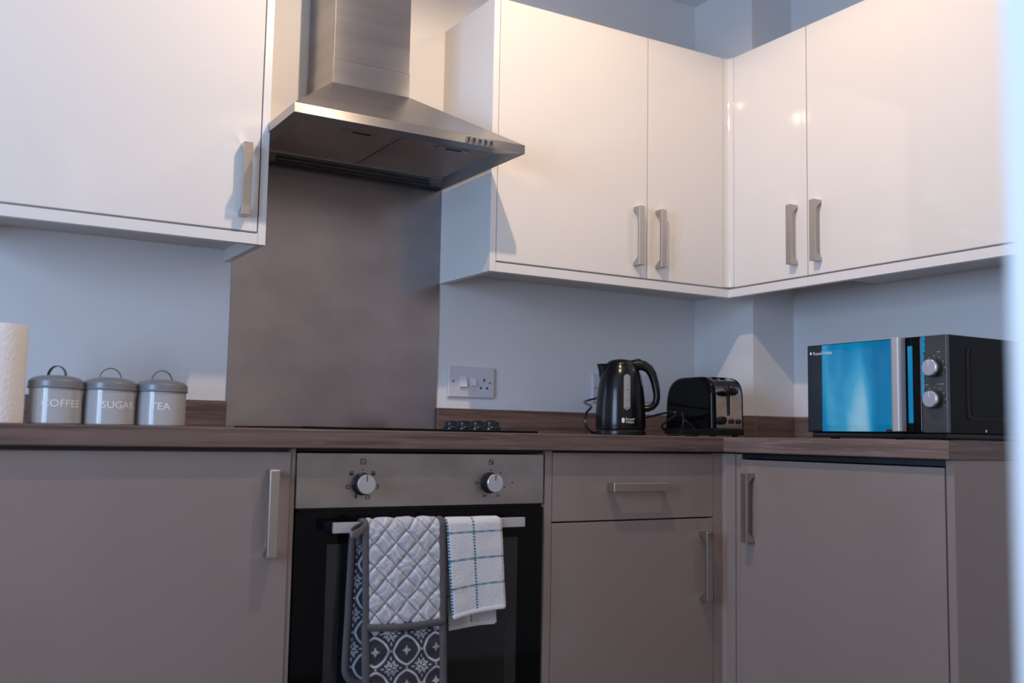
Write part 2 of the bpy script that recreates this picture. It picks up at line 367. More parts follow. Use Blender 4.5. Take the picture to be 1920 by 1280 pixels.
# underside: sloped lips round two mesh filters
IX0,IX1,IY0,IY1,IZ = .052,.560,-.395,-.105,.708
a0,a1,b0,b1 = HX0+tk,HX1-tk,HY+tk,-.0045
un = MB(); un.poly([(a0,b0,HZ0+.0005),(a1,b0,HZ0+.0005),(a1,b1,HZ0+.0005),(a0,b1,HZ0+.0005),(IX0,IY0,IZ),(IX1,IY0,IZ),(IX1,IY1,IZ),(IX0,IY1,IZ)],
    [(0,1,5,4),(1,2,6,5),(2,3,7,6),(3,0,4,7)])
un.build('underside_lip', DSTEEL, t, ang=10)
B(IX0,IX1,IY1-.003,IY1,IZ-.004,IZ,b=.0004).build('rear_ledge', STEEL, t)
B(.10,.545,-.062,-.054,HZ0-.0006,HZ0+.004).build('lamp_slot', HOLE, t)
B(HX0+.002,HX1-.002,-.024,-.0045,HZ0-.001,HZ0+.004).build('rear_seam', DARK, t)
xm = (IX0+IX1)/2
for (fa,fb,lx) in ((IX0,xm-.003,.205),(xm+.003,IX1,.452)):
    f = B(fa,fb,IY0+.001,IY1-.0035,IZ-.0005,IZ+.006,b=.0006).build('grease_filter', GREASE, t)
    l = B(lx-.045,lx+.045,IY0+.012,IY0+.030,IZ-.0025,IZ-.0006,b=.0006).build('latch', DSTEEL, f)
    B(lx-.020,lx+.026,IY0+.016,IY0+.026,IZ-.0030,IZ-.0024).build('latch_slot', HOLE, f)
B(xm-.0028,xm+.0028,IY0,IY1,IZ-.003,IZ+.004,b=.0004).build('centre_bar', DSTEEL, t)
for k in range(5):
    x = .441+.0158*k
    b = B(x-.0052,x+.0052,HY-.0035,HY-.0001,.6995,.7130,b=.0008).build('button', CHROME, t)
    B(x-.0045,x+.0005,HY-.0042,HY-.0036,.7010,.7085).build('button_recess', HOLE, b)

# ------------------------------------------------------------------ built-in oven
t = thing('built_in_oven','built-in electric oven with steel control panel and black glass door','oven',(.3,-.3,-.67))
B(.02,.578,YD+.031,-.05,-.665,-.052).build('casing', DARK, t)
p = B(.0005,.5945,YD,YD+.03,-.1610,-.0490,b=.0012).build('control_panel', PANEL, t, uv=True)
gl = B(.0015,.5935,YD+.001,YD+.025,-.668,-.1685,b=.002).build('door', BLACKG, t)
B(.008,.587,YD+.012,YD+.03,-.1680,-.1615).build('vent_gap', HOLE, t)
# faint inner window behind the glass
WING = mat('inner_glass',(.022,.022,.023),.12)
for xa in (.070,.497): B(xa,xa+.030,YD+.0002,YD+.0009,-.66,-.2350).build('inner_frame', WING, gl)
B(.100,.497,YD+.0004,YD+.0009,-.66,-.2350).build('window_pane', mat('window_tint',(.010,.010,.0105),.06,spec=.6), gl)
hb = B(.062,.512,YD-.0560,YD-.0470,-.2075,-.1865,b=.0012).build('handle', SILV, t)
for x in (.070,.497): B(x-.008,x+.014,YD-.0470,YD+.0008,-.2050,-.1890,b=.001).build('handle_post', BLACKP, hb)
def ring_box(M, x, z, w, h, th=.0016):
    y0,y1 = YD-.0006, YD
    M.box(x-w,x+w,y0,y1,z+h-th,z+h); M.box(x-w,x+w,y0,y1,z-h,z-h+th); M.box(x-w,x-w+th,y0,y1,z-h+th,z+h-th); M.box(x+w-th,x+w,y0,y1,z-h+th,z+h-th)
def oven_knob(x, z):
    k = MB().lathe([(.0235,0),(.0235,-.003),(.0205,-.005),(.0200,-.024)], (x,YD-.0002,z), 40, ax='y').build('knob', BLACKP, t)
    MB().lathe([(.0200,-.0240),(.0202,-.0262),(.0192,-.0275)], (x,YD-.0002,z), 40, ax='y').build('knob_cap', KNOBM, k)
    B(x-.0009,x+.0009,YD-.0284,YD-.0276,z+.006,z+.0185).build('pointer', INK, k)
oven_knob(.1425,-.1125); oven_knob(.4505,-.1125)
def sym(*ops):
    M = MB()
    for o_ in ops:
        if len(o_) == 4: M.box(o_[0],o_[1],YD-.0006,YD,o_[2],o_[3])
        else: ring_box(M,*o_[1:])
    M.build('dial_symbol', INK, p)
sym(('r',.1437,-.0662,.0062,.0058),(.1430,.1444,-.0685,-.0640)); sym((.1418,.1448,-.0845,-.0818))
for x,z in ((.1185,-.0906),(.1675,-.0906)): sym(('r',x,z,.0042,.0046),(x-.003,x+.003,z-.003,z+.0006))
for x,z in ((.1118,-.1182),(.1752,-.1186),(.1562,-.1400)): sym(('r',x,z,.0048,.0042))
sym((.1252,.1338,-.1345,-.1332),(.1275,.1318,-.1425,-.1345))
sym(('r',.4537,-.0668,.0055,.0055,.0012),(.4537,.4572,-.0700,-.0655),(.4495,.4520,-.0660,-.0630))
for x,z in ((.4533,-.0838),(.4792,-.0904),(.4890,-.1228)): sym((x-.0016,x+.0016,z-.0015,z+.0015))
for s_,x,z,wd in (('150',.4725,-.1415,.009),('200',.4375,-.1415,.009),('250',.4180,-.1125,.010)):
    M = MB(); put_text(M, text_geo(s_, wd, .0046), lambda a,b: (x+a, YD-.0006, z+b)); M.build('temperature_number', INK, p)
MB().lathe([(.0016,0),(.0016,-.0008)], (.5100,YD,-.1122), 16, ax='y').build('pilot_light', INK, p)

# ------------------------------------------------------------------ hob
t = thing('hob','black glass hob set in the worktop with a row of four knobs','hob',(.31,-.3,0))
B(.022,.602,-.560,-.050,.0003,.0058,b=.0012).build('glass', BLACKG, t)
for x,y,r in ((.15,-.42,.09),(.15,-.18,.072),(.37,-.18,.09),(.37,-.42,.072)):
    MB().lathe([(r,.0059),(r,.0062),(r-.0015,.0062),(r-.0015,.0059)], (x,y,0), 40, cap=False).build('cooking_zone', GINK, t)
for y in (-.235,-.305,-.375,-.445):
    k = MB().lathe([(.0225,.0059),(.0225,.012),(.0200,.015),(.0190,.0255),(.0172,.0272)], (.540,y,0), 28).build('knob', BLACKP, t)
    B(.5385,.5415,y-.017,y+.017,.0272,.0295,b=.0006).build('grip', BLACKP, k)

# ------------------------------------------------------------------ wall sockets
def pin(M,x,z,w,h): B(x-w/2,x+w/2,-.0106,-.0098,z-h/2,z+h/2).build('pin_hole', HOLE, t)
t = thing('cooker_socket','white cooker switch plate with one socket beside the splashback','socket',(.72,0,.1455))
B(.6445,.7970,-.0100,-.0004,.1010,.1905,b=.0035,seg=3).build('plate', CREAMP, t)
r1 = MB().prism([(-.0099,.130),(-.0185,.1318),(-.0125,.162),(-.0099,.162)],'x',.6815,.7030,b=.0008).build('rocker_switch', WPLAST, t)
MB().prism([(-.0099,.1335),(-.0160,.1348),(-.0115,.1585),(-.0099,.1585)],'x',.7190,.7350,b=.0008).build('rocker_switch', WPLAST, t)
M = None; pin(M,.7616,.1535,.0042,.0095); pin(M,.7508,.1302,.0062,.0058); pin(M,.7722,.1302,.0062,.0058)
for x,z in ((.6602,.1470),(.7803,.1455)): MB().lathe([(.0030,-.0099),(.0030,-.0108)], (x,0,z), 16, ax='y').build('screw', mat('dull_screw',(.16,.15,.2),.4,metal=.5), t)
M = MB(); M.box(.6845,.7000,-.0105,-.0099,.1215,.1228); M.box(.7195,.7345,-.0105,-.0099,.1212,.1225); M.build('legend', GINK, t)
t = thing('wall_socket','white double wall socket mostly hidden behind the kettle','socket',(1.22,0,.147))
B(1.1500,1.2970,-.0100,-.0004,.1020,.1915,b=.0035,seg=3).build('plate', CREAMP, t)
for dx in (1.185,1.262): pin(M,dx,.150,.0042,.0095); pin(M,dx-.011,.127,.0062,.0058); pin(M,dx+.011,.127,.0062,.0058)
for x in (1.163,1.284): MB().lathe([(.0030,-.0099),(.0030,-.0108)], (x,0,.147), 16, ax='y').build('screw', MATS['dull_screw'], t)
for x in (1.213,1.234): MB().prism([(-.0099,.158),(-.0150,.160),(-.0115,.178),(-.0099,.178)],'x',x-.006,x+.006,b=.0006).build('rocker_switch', WPLAST, t)
t = thing('wall_socket','white single wall plate seen through the kettle handle','socket',(1.36,0,.15))
B(1.3180,1.4040,-.0100,-.0004,.1080,.1950,b=.0035,seg=3).build('plate', CREAMP, t)
for x in (1.3310,1.3910): MB().lathe([(.0030,-.0099),(.0030,-.0108)], (x,0,.152), 16, ax='y').build('screw', MATS['dull_screw'], t)

# ------------------------------------------------------------------ canisters
def canister(x, y, word, label, ph_c, arc, hrot):
    t = thing('canister', label, 'canister', (x,y,0), 'storage canisters on the worktop')
    r = .0515; c = (x,y,0)
    b = MB().lathe([(.001,.0006),(r-.002,.0006),(r,.003),(r,.078),(r-.001,.079),(.001,.079)], c, 64, cap=False).build('body', CAN, t)
    lp = [(r+.0006,.0725),(r+.0032,.0735),(r+.0036,.0755),(r+.0024,.0770),(r+.0022,.0868),(r+.0010,.0890),(.046,.0945),(.030,.0990),(.012,.1006),(.0008,.1010)]
    l = MB().lathe(lp, c, 64, cap=False).build('lid', LID, t)
    hp = []
    for k in range(17):
        a = math.pi*k/16; q = (.0215*math.cos(a), .0235*math.sin(a)); hp.append((x+q[0]*math.cos(hrot), y+q[0]*math.sin(hrot), .0962+q[1]))
    MB().tube(hp, (.0045,.0011), 10, flat=(-math.sin(hrot),math.cos(hrot),0)).build('handle', SLATE, l)
    d = Vector((-.6938-x,-2.6024-y,0)); base = math.atan2(d.y,d.x)
    V,F = text_geo(word, arc, .0148); M = MB()
    def f(a,bz):
        ph = base + ph_c + a/r; rr = r+.0005; return (x+rr*math.cos(ph), y+rr*math.sin(ph), .0425+bz)
    put_text(M,(V,F),f).build('lettering', WINK, b)
canister(-.4250,-.330,'COFFEE','grey enamel canister lettered COFFEE, next to the kitchen roll', R(14), .078, R(-45))
canister(-.3210,-.330,'SUGAR','grey enamel canister lettered SUGAR, middle of three', R(23), .070, R(-4))
canister(-.2160,-.330,'TEA','grey enamel canister lettered TEA, nearest the splashback', R(-1), .041, R(2))

# ------------------------------------------------------------------ kitchen roll
t = thing('kitchen_roll','white embossed kitchen paper roll standing left of the canisters','paper roll',(-.548,-.345,0))
n = 160; prof = [(.022,.0008),(.0625,.0008),(.0635,.003),(.0640,.03),(.0635,.09),(.0642,.15),(.0638,.192),(.0625,.1945),(.022,.1945)]
MB().lathe(prof,(-.548,-.345,0),72,cap=False).build('paper', PAPER, t, ang=50)
MB().lathe([(.0215,.0008),(.0215,.1943),(.020,.1943),(.020,.0008)],(-.548,-.345,0),32,cap=False).build('cardboard_core', mat('cardboard',(.35,.26,.18),.9), t)

# ------------------------------------------------------------------ kettle
KX,KY = 1.062,-.272
t = thing('kettle','black plastic jug kettle with water gauge on its power base','kettle',(KX,KY,0))
kz = [.0175,.023,.05,.093,.133,.160,.178,.190,.198]; kr = [.0700,.0714,.0712,.0692,.0650,.0600,.0550,.0495,.0440]
def krad(z): return float(np.interp(z,kz,kr))
zz = np.linspace(.0175,.198,40)
ks = np.interp(zz,kz,kr); ks = np.convolve(np.r_[ks[0],ks[0],ks,ks[-1],ks[-1]],np.ones(5)/5,'valid')
def krad(z): return float(np.interp(z,zz,ks))
MB().lathe([(.066,.0165)]+list(zip(ks,zz))+[(.0418,.200)],(KX,KY,0),64).build('body', KETT, t)
lid = MB().lathe([(.0420,.1995),(.0408,.2040),(.0360,.2098),(.0260,.2142),(.0120,.2164),(.0008,.2170)],(KX,KY,0),48).build('lid', KETT, t)
MB().lathe([(.0705,.0006),(.0725,.003),(.0722,.012),(.0690,.0158),(.0008,.0160)],(KX,KY,0),56).build('power_base', BLACKP, t)
vw = Vector((-.6938-KX,-2.6024-KY,0)).normalized(); rgt = Vector((-vw.y,vw.x,0))          # towards the viewer's side, and to the right of it
def kp(a,o,z): q = rgt*a + vw*o; return (KX+q.x, KY+q.y, z)
# spout: tapered trough towards the left
sp = MB(); rows = []
for k,(a,z,hw) in enumerate(((-.0610,.1350,.004),(-.0605,.1600,.012),(-.0640,.1860,.016),(-.0690,.2025,.018))): rows.append((a,z,hw))
vs=[];fs=[]
for a,z,hw in rows:
    rr = krad(min(z,.198))
    vs += [kp(a,0,z), kp(a+.010,hw,z), kp(-rr*.80,hw*1.35,z), kp(-rr*.80,-hw*1.35,z), kp(a+.010,-hw,z)]
for i in range(3):
    for j in range(5): fs.append((5*i+j,5*i+(j+1)%5,5*i+5+(j+1)%5,5*i+5+j))
fs += [(0,4,3,2,1),(15,16,17,18,19)]
sp.poly(vs,fs); bmesh.ops.recalc_face_normals(sp.bm, faces=sp.bm.faces[:]); sp.build('spout', KETT, t, ang=50)
hpts = [(.030,.1990),(.050,.2010),(.066,.1985),(.079,.1900),(.089,.1740),(.0965,.1500),(.1010,.1250),(.1020,.1080),(.0985,.0930),(.0900,.0830),(.0780,.0775),(.0660,.0760)]
MB().tube([kp(a,0,z) for a,z in hpts], lambda q: (.0165-.0068*min(1,q*1.7),.0130), 16, flat=tuple(rgt)).build('handle', KETT, t)
bt = MB(); q = kp(.048,0,.209); bt.lathe([(.0085,0),(.0085,.006),(.007,.0075)],(q[0],q[1],.2105),20); bt.build('lid_button', BLACKP, t)
def kpatch(a0,a1,z0,z1,off,na=9,nz=20,round_=True):
    vs=[];fs=[]
    for i in range(nz+1):
        z = z0+(z1-z0)*i/nz
        for j in range(na+1):
            s_ = j/na; a = a0+(a1-a0)*s_
            if round_:
                hw = (a1-a0)/2; e = min(z-z0,z1-z,hw)/hw; e = math.sqrt(max(0,1-(1-e)**2)); a = (a0+a1)/2+(s_-.5)*2*hw*max(e,.05)
            rr = krad(z)+off; o = math.sqrt(max(rr*rr-a*a,0)); vs.append(kp(a,o,z))
    for i in range(nz):
        for j in range(na): k=i*(na+1)+j; fs.append((k,k+1,k+na+2,k+na+1))
    return MB().poly(vs,fs)
g = kpatch(.0085,.0265,.0700,.1720,.0008).build('water_gauge', GAUGE, t)
for z,w_ in ((.076,.0022),(.098,.0016),(.127,.0018),(.140,.0012)): kpatch(.0185-w_,.0185+w_,z-w_,z+w_,.0012,4,4).build('level_mark', INK, g)
M = MB()
for txt,z in (('Russell',.0455),('Hobbs',.0375)):
    put_text(M, text_geo(txt, .0235 if txt=='Russell' else .0215, .0066), lambda a,b: kp(.0265+a, math.sqrt((krad(z)+.0007)**2-(.0265+a)**2), z+b))
M.build('logo_lettering', WINK, t)
kpatch(.0035,.0115,.0345,.0490,.0007,6,8).build('logo_badge', WINK, t)
def cord(pts, r=.0032):
    P = [Vector(p) for p in pts]; out=[]
    for i in range(len(P)-1):
        p0,p1,p2,p3 = P[max(i-1,0)],P[i],P[i+1],P[min(i+2,len(P)-1)]
        for k in range(8):
            s_=k/8; out.append(.5*((2*p1)+(p2-p0)*s_+(2*p0-5*p1+4*p2-p3)*s_*s_+(3*p1-p0-3*p2+p3)*s_**3))
    out.append(P[-1]); return MB().tube(out, r, 8)
cord([kp(-.066,-.02,.004), kp(-.086,.0,.010), kp(-.100,.0,.035), kp(-.0985,-.02,.062), kp(-.085,-.05,.082), (1.085,-.06,.10),(1.165,-.030,.118),(1.174,-.012,.127)]).build('cord', BLACKP, t)

# ------------------------------------------------------------------ toaster
TX0,TX1,TY0,TY1 = 1.274,1.396,-.420,-.208
t = thing('toaster','black and chrome two slice toaster in the worktop corner','toaster',(1.335,-.315,0))
side = fillet([(TY0,.026),(TY0+.004,.1735),(TY1-.006,.1735),(TY1,.026)],[0,.058,.075,0],9)
def shr(pts,k): return [(y+(1 if y<-.314 else -1)*k*min(1,abs(y+.314)/.1), z-(k if z>.1 else 0)) for y,z in pts]
MB().prism(shr(side,.0015),'x',TX0+.016,TX1-.006).build('chrome_shell', CHROME, t, ang=40)
def flank(xa,xb):
    t_ = bmesh.new(); rings=[]
    for x,k in ((xa,.012),(xa+(xb-xa)*.12,.0065),(xa+(xb-xa)*.35,.0022),(xa+(xb-xa)*.65,.0),(xb,.0)):
        rings.append([t_.verts.new((x,y,z)) for y,z in shr(side,k)])
    for A,Bq in zip(rings,rings[1:]):
        for i in range(len(A)): t_.faces.new((A[i],A[(i+1)%len(A)],Bq[(i+1)%len(A)],Bq[i]))
    t_.faces.new(rings[0]); t_.faces.new(rings[-1]); bmesh.ops.recalc_face_normals(t_, faces=t_.faces[:])
    return MB().join(t_)
flank(TX0,TX0+.0158).build('side_panel', BLACKG, t, ang=50)
flank(TX1,TX1-.0058).build('side_panel', BLACKG, t, ang=50)
B(TX0+.002,TX1-.002,TY0-.003,TY1+.003,.006,.0262,b=.004).build('base', BLACKP, t)
for x in (TX0+.018,TX1-.018):
    for y in (TY0+.02,TY1-.02): MB().lathe([(.008,.0003),(.009,.006)],(x,y,0),16).build('foot', BLACKP, t)
for x in (1.322,1.352): B(x-.011,x+.011,TY0+.035,TY1-.045,.1710,.1728,b=.0003).build('bread_slot', HOLE, t)
xs = 1.3385
B(xs-.0035,xs+.0010,TY0-.0012,TY0+.004,.062,.150).build('lever_slot', HOLE, t)
B(xs+.0012,xs+.0040,TY0-.0014,TY0+.004,.062,.148,b=.0004).build('lever_guide', mat('bright_chrome',(.85,.83,.82),.15,metal=1), t)
lv = bmesh.new(); bmesh.ops.create_uvsphere(lv,u_segments=28,v_segments=14,radius=1)
for v in lv.verts: v.co = Vector((xs-.004+v.co.x*.027, TY0-.012+v.co.y*.010, .1300+v.co.z*.0118))
MB().join(lv).build('lever', BLACKP, t)
MB().lathe([(.0125,.0),(.0115,-.010),(.0105,-.012)],(1.309,TY0+.0014,.0470),24,ax='y').build('browning_dial', BLACKP, t)
for x in (1.3475,1.3745): MB().lathe([(.0075,.0),(.0072,-.005),(.0062,-.006)],(x,TY0+.0014,.0455),20,ax='y').build('button', mat('dark_red_button',(.035,.012,.012),.3), t)
cord([(1.290,TY1+.004,.012),(1.255,-.22,.03),(1.225,-.30,.052),(1.205,-.35,.064),(1.190,-.33,.068),(1.185,-.24,.055),(1.19,-.15,.045),(1.20,-.06,.075),(1.245,-.030,.118),(1.2515,-.012,.127)]).build('cord', BLACKP, t)
tag(cord([(1.20,-.395,.0036),(1.222,-.40,.0036),(1.247,-.385,.012),(1.262,-.34,.035),(1.248,-.32,.055),(1.218,-.355,.066),(1.196,-.385,.058),(1.184,-.40,.036),(1.180,-.395,.012),(1.162,-.40,.0036),(1.14,-.385,.0036)],.0030).build('loose_cord', BLACKP),'loose loop of black appliance cord between kettle and toaster','cord')

# ------------------------------------------------------------------ microwave
MX,MY0,MY1,MZ0,MZ1 = 1.222,-1.2135,-.8225,.0150,.2290
t = thing('microwave','black microwave oven with silver handle, blue door film and two dials','microwave',(1.4,-1.02,0))
B(MX+.012,MX+.320,MY0+.002,MY1-.002,MZ0,MZ1,b=.003).build('body', BLACKM, t)
B(MX+.008,MX+.316,MY0+.006,MY1-.006,.0035,MZ0-.0002,b=.002).build('base_skirt', BLACKP, t)
ind = MB(); o_ = fillet([(MX+.070,.045),(MX+.070,.205),(MX+.270,.205),(MX+.270,.045)],.014)
ind.prism(o_,'y',MY0+.0005,MY0+.002); ind.build('side_recess', HOLE, t)
o2 = fillet([(MX+.083,.054),(MX+.083,.204),(MX+.262,.204),(MX+.262,.054)],.012)
MB().prism(o2,'y',MY0-.0008,MY0+.0004,b=.0004).build('side_pressing', BLACKM, t)
MB().lathe([(.003,.0019),(.003,-.001)],(MX+.131,MY0,.0225),14,ax='y').build('screw', CHROME, t)
for x in (MX+.04,MX+.28):
    for y in (MY0+.03,MY1-.05): MB().lathe([(.011,.0003),(.013,MZ0)],(x,y,0),18).build('foot', BLACKP, t)
YDR = -1.1500
dr = B(MX,MX+.0118,YDR+.0008,MY1,MZ0+.001,MZ1-.001,b=.0022).build('door', BLACKG, t)
# blue protective film, slightly wrinkled sheet stuck on the door
def film(y0,y1,z0,z1,x,name):
    ny,nz = 60,60; yy = np.linspace(y0,y1,ny); zf = np.linspace(z0,z1,nz); vs=[];fs=[]
    for i,z in enumerate(zf):
        for j,y in enumerate(yy):
            e = min(1,min(j,ny-1-j,i,nz-1-i)/4)
            w_ = .0009*math.sin((y+.18*z)*95)*math.sin(z*31+2)+.0006*math.sin((y*.6-z)*120)
            vs.append((x-.0011-e*(.0011+w_*.25), y, z))
    for i in range(nz-1):
        for j in range(ny-1): k=i*ny+j; fs.append((k,k+1,k+ny+1,k+ny))
    return MB().poly(vs,fs)
FM = bpy.data.materials.new('blue_film'); FM.use_nodes = True; nt = FM.node_tree; bb = nt.nodes['Principled BSDF']
tc = nt.nodes.new('ShaderNodeTexCoord'); mp = nt.nodes.new('ShaderNodeMapping'); mp.inputs['Scale'].default_value = (4,9,1.5); mp.inputs['Rotation'].default_value = (R(9),0,0)
nz_ = nt.nodes.new('ShaderNodeTexNoise'); nz_.inputs['Scale'].default_value = 1.15; nz_.inputs['Detail'].default_value = 2.2; nz_.inputs['Distortion'].default_value = .25
rp = nt.nodes.new('ShaderNodeValToRGB'); cr = rp.color_ramp
cr.elements[0].position = .30; cr.elements[0].color = (.002,.13,.30,1); cr.elements[1].position = .72; cr.elements[1].color = (.48,.76,.84,1)
e = cr.elements.new(.48); e.color = (.004,.27,.50,1); e = cr.elements.new(.58); e.color = (.06,.42,.62,1)
nt.links.new(tc.outputs['Object'],mp.inputs[0]); nt.links.new(mp.outputs[0],nz_.inputs['Vector']); nt.links.new(nz_.outputs[0],rp.inputs[0]); nt.links.new(rp.outputs[0],bb.inputs['Base Color'])
bb.inputs['Roughness'].default_value = .2; bb.inputs['Specular IOR Level'].default_value = .25
film(-1.0850,-.8700,MZ0+.003,MZ1-.003,MX,'f').build('protective_film', FM, dr, ang=60)
B(MX-.0016,MX-.0002,-1.1290,-1.1165,.037,.208,b=.0005).build('film_strip', FM, dr)
hm = MB().prism(fillet([(MX-.0005,-1.0855),(MX-.020,-1.0860),(MX-.024,-1.0930),(MX-.024,-1.1080),(MX-.018,-1.1120),(MX-.0005,-1.1120)],.004),'z',.019,.2275).build('handle', SILV, dr, ang=50)
tb = B(MX-.0016,MX-.0001,-1.078,-1.055,MZ0+.003,MZ0+.014,b=.0004).build('door_sticker', INK, dr)
M = MB(); put_text(M, text_geo('Russell Hobbs', .0600, .0080), lambda a,b: (MX-.0026 if (-.8725-a)<-.869 else MX-.0004, -.8725-a, .2075+b)); M.build('logo_lettering', WINK, dr)
M = MB(); M.lathe([(.0034,0),(.0034,-.0006)],(MX-.0001,-.8345,.2080),14,ax='x'); M.build('logo_badge', WINK, dr)
cp = B(MX,MX+.0118,MY0,YDR-.0008,MZ0+.001,MZ1-.001,b=.0022).build('control_panel', mat('panel_gloss',(.05,.047,.047),.10,spec=.7), t)
B(MX-.0006,MX-.0001,-1.1500,-1.1490,.020,.224).build('door_trim_line', SILV, dr)
sc_ = MB(); zs = np.linspace(.095,.2265,26); vs=[];fs=[]
for i,z in enumerate(zs): vs += [(MX-.0005,-1.1512,z),(MX-.0012,-1.1560-.0042*abs(math.sin(i*1.9))-.003*(i>18),z)]
for i in range(25): fs.append((2*i,2*i+1,2*i+3,2*i+2))
sc_.poly(vs,fs).build('film_scrap', FM, cp)
for z in (.1565,.0885):
    k = MB().lathe([(.0200,-.0001),(.0200,-.012),(.0185,-.014)],(MX,-1.1835,z),36,ax='x').build('dial', mat('dial_side',(.05,.05,.055),.3,metal=.4), cp)
    MB().lathe([(.0184,-.0141),(.0176,-.0190),(.0160,-.0200)],(MX,-1.1835,z),36,ax='x').build('dial_cap', KNOBM, k)
    B(MX-.0212,MX-.0202,-1.1842,-1.1828,z+.004,z+.0155).build('pointer', WINK, k)
M = MB()
for z in (.1565,.0885):
    for k in range(9):
        a = R(-30+30*k); y,zz_ = -1.1835-.0262*math.cos(a), z+.0262*math.sin(a)
        if y > MY0+.003 and y < YDR-.004: M.box(MX-.0006,MX-.0001,y-.0008,y+.0008,zz_-.0011,zz_+.0011)
M.box(MX-.0006,MX-.0001,-1.2065,-1.1905,.1205,.1216); M.box(MX-.0006,MX-.0001,-1.1680,-1.1560,.1200,.1210); M.box(MX-.0006,MX-.0001,-1.1990,-1.1905,.1905,.1915)
M.build('dial_marks', GINK, cp)

# ------------------------------------------------------------------ textiles on the oven rail
P_ = .0680; QX,QZ = .2170,-.4445
def lattice(u,v):
    g = np.cos(2*np.pi*u)+np.cos(2*np.pi*v)+.34*(np.sin(2*np.pi*u)*np.sin(2*np.pi*v))**2-.12
    gu = -2*np.pi*np.sin(2*np.pi*u)+.34*2*np.sin(2*np.pi*u)*np.cos(2*np.pi*u)*2*np.pi*np.sin(2*np.pi*v)**2
    gv = -2*np.pi*np.sin(2*np.pi*v)+.34*2*np.sin(2*np.pi*v)*np.cos(2*np.pi*v)*2*np.pi*np.sin(2*np.pi*u)**2
    return np.abs(g)/(np.hypot(gu,gv)+.6)
def smooth(d,w,s=.008): return np.clip((w-d)/s+.5,0,1)
def ell(x,y,ang,rc,hl,hw):
    c,s_ = np.cos(ang),np.sin(ang); a = (x*c+y*s_-rc)/hl; b = (-x*s_+y*c)/hw
    return np.clip((1-np.hypot(a,b))/.35+.5,0,1)
def printed(u,v):
    m_ = smooth(lattice(u,v),.028)
    x,y = u-np.floor(u)-.5, v-np.floor(v)-.5
    for k in range(4): m_ = np.maximum(m_, ell(x,y,k*np.pi/2,.285,.055,.020))
    for k in range(4):
        for da in (-.40,.40): m_ = np.maximum(m_, ell(x,y,k*np.pi/2+da,.185,.055,.024))
        m_ = np.maximum(m_, ell(x,y,k*np.pi/2+np.pi/4,.150,.050,.020)); m_ = np.maximum(m_, ell(x,y,k*np.pi/2,.095,.070,.018)); m_ = np.maximum(m_, ell(x,y,k*np.pi/2+.4,.075,.045,.016))
    xq,yq = u-np.round(u), v-np.round(v)
    for k in range(4): m_ = np.maximum(m_, ell(xq,yq,k*np.pi/2,.075,.060,.020)); m_ = np.maximum(m_, ell(xq,yq,k*np.pi/2+np.pi/4,.050,.030,.018))
    for du,dv in ((.5,0),(0,.5)):
        xx,yy = u-du-np.round(u-du), v-dv-np.round(v-dv); m_ = np.maximum(m_, smooth(np.hypot(xx,yy),.030))
    return m_
def cloth(P, colr, name, material, parent):
    """P (m,n,3) grid, colr (m,n,3) colours"""
    m_,n_ = P.shape[:2]; V = P.reshape(-1,3).astype(float); V[:,2] += ZO; V -= np.array(parent['_o'])
    idx = np.arange(m_*n_).reshape(m_,n_); F = np.stack([idx[:-1,:-1],idx[:-1,1:],idx[1:,1:],idx[1:,:-1]],-1).reshape(-1,4)
    me = bpy.data.meshes.new(name); me.from_pydata(V.tolist(),[],F.tolist()); me.shade_smooth()
    at = me.color_attributes.new('print','FLOAT_COLOR','POINT'); c = np.ones((m_*n_,4)); c[:,:3] = colr.reshape(-1,3); at.data.foreach_set('color', c.ravel())
    me.materials.append(material); o = bpy.data.objects.new(name, me); COL.objects.link(o); o.parent = parent; o['_o'] = tuple(parent['_o']); return o
def noise2(m_,n_,k):
    a = rng.random((m_//k+3,n_//k+3)); yi = np.linspace(0,a.shape[0]-2,m_); xi = np.linspace(0,a.shape[1]-2,n_)
    y0 = yi.astype(int); x0 = xi.astype(int); fy = (yi-y0)[:,None]; fx = (xi-x0)[None]
    return a[y0][:,x0]*(1-fy)*(1-fx)+a[y0+1][:,x0]*fy*(1-fx)+a[y0][:,x0+1]*(1-fy)*fx+a[y0+1][:,x0+1]*fy*fx
CLOTH = attr_mat('printed_cotton', .9, (700,.25,.0006)); TERRY = attr_mat('terry_towel', .95, (520,.9,.0022), .4)
g = thing('oven_glove','quilted grey and white double oven glove hanging over the oven rail','oven glove',(.215,-.66,-.60))
YR = YD-.0515                                   # centre line of the rail
TOP = -.1790
# front strap (pale quilting): x across, s down from behind the rail
nx,ns = 190,300
X = np.linspace(.1285,.2965,nx)[None,:].repeat(ns,0); S = np.linspace(-.055,.232,ns)[:,None].repeat(nx,1)
def over(S, thick, depth):
    """profile over the rail: returns y,z and outward normal (ny,nz) for arc length S (0 = top)"""
    r = .012; q = np.pi/2*r
    y = np.where(S>q, -r, np.where(S<-q, r, -r*np.sin(S/r))); z = np.where(np.abs(S)>q, -(np.abs(S)-q)-r, r*np.cos(S/r)-r)
    ny_ = np.where(S>q,-1.,np.where(S<-q,1.,-np.sin(S/r))); nz_2 = np.where(np.abs(S)>q,0.,np.cos(S/r))
    return YR+y, TOP-.006+z, ny_, nz_2
y,z,ny_,nzv = over(S,0,0)
Vz = TOP-S
a = (X-QX+Vz-QZ)/(P_*.5)*.5*1.42; b = (X-QX-(Vz-QZ))/(P_*.5)*.5*1.42
wob = .10*(noise2(ns,nx,22)-.5)
qd = np.minimum(np.abs(a+wob-np.round(a+wob)), np.abs(b-wob-np.round(b-wob)))
puff = np.sqrt(np.clip(1-(1-np.clip(qd/.30,0,1))**2,0,1))*.0062 + .0016*noise2(ns,nx,10)
edge = np.clip(np.minimum(X-.1285,.2965-X)/.006,0,1); puff = puff*edge
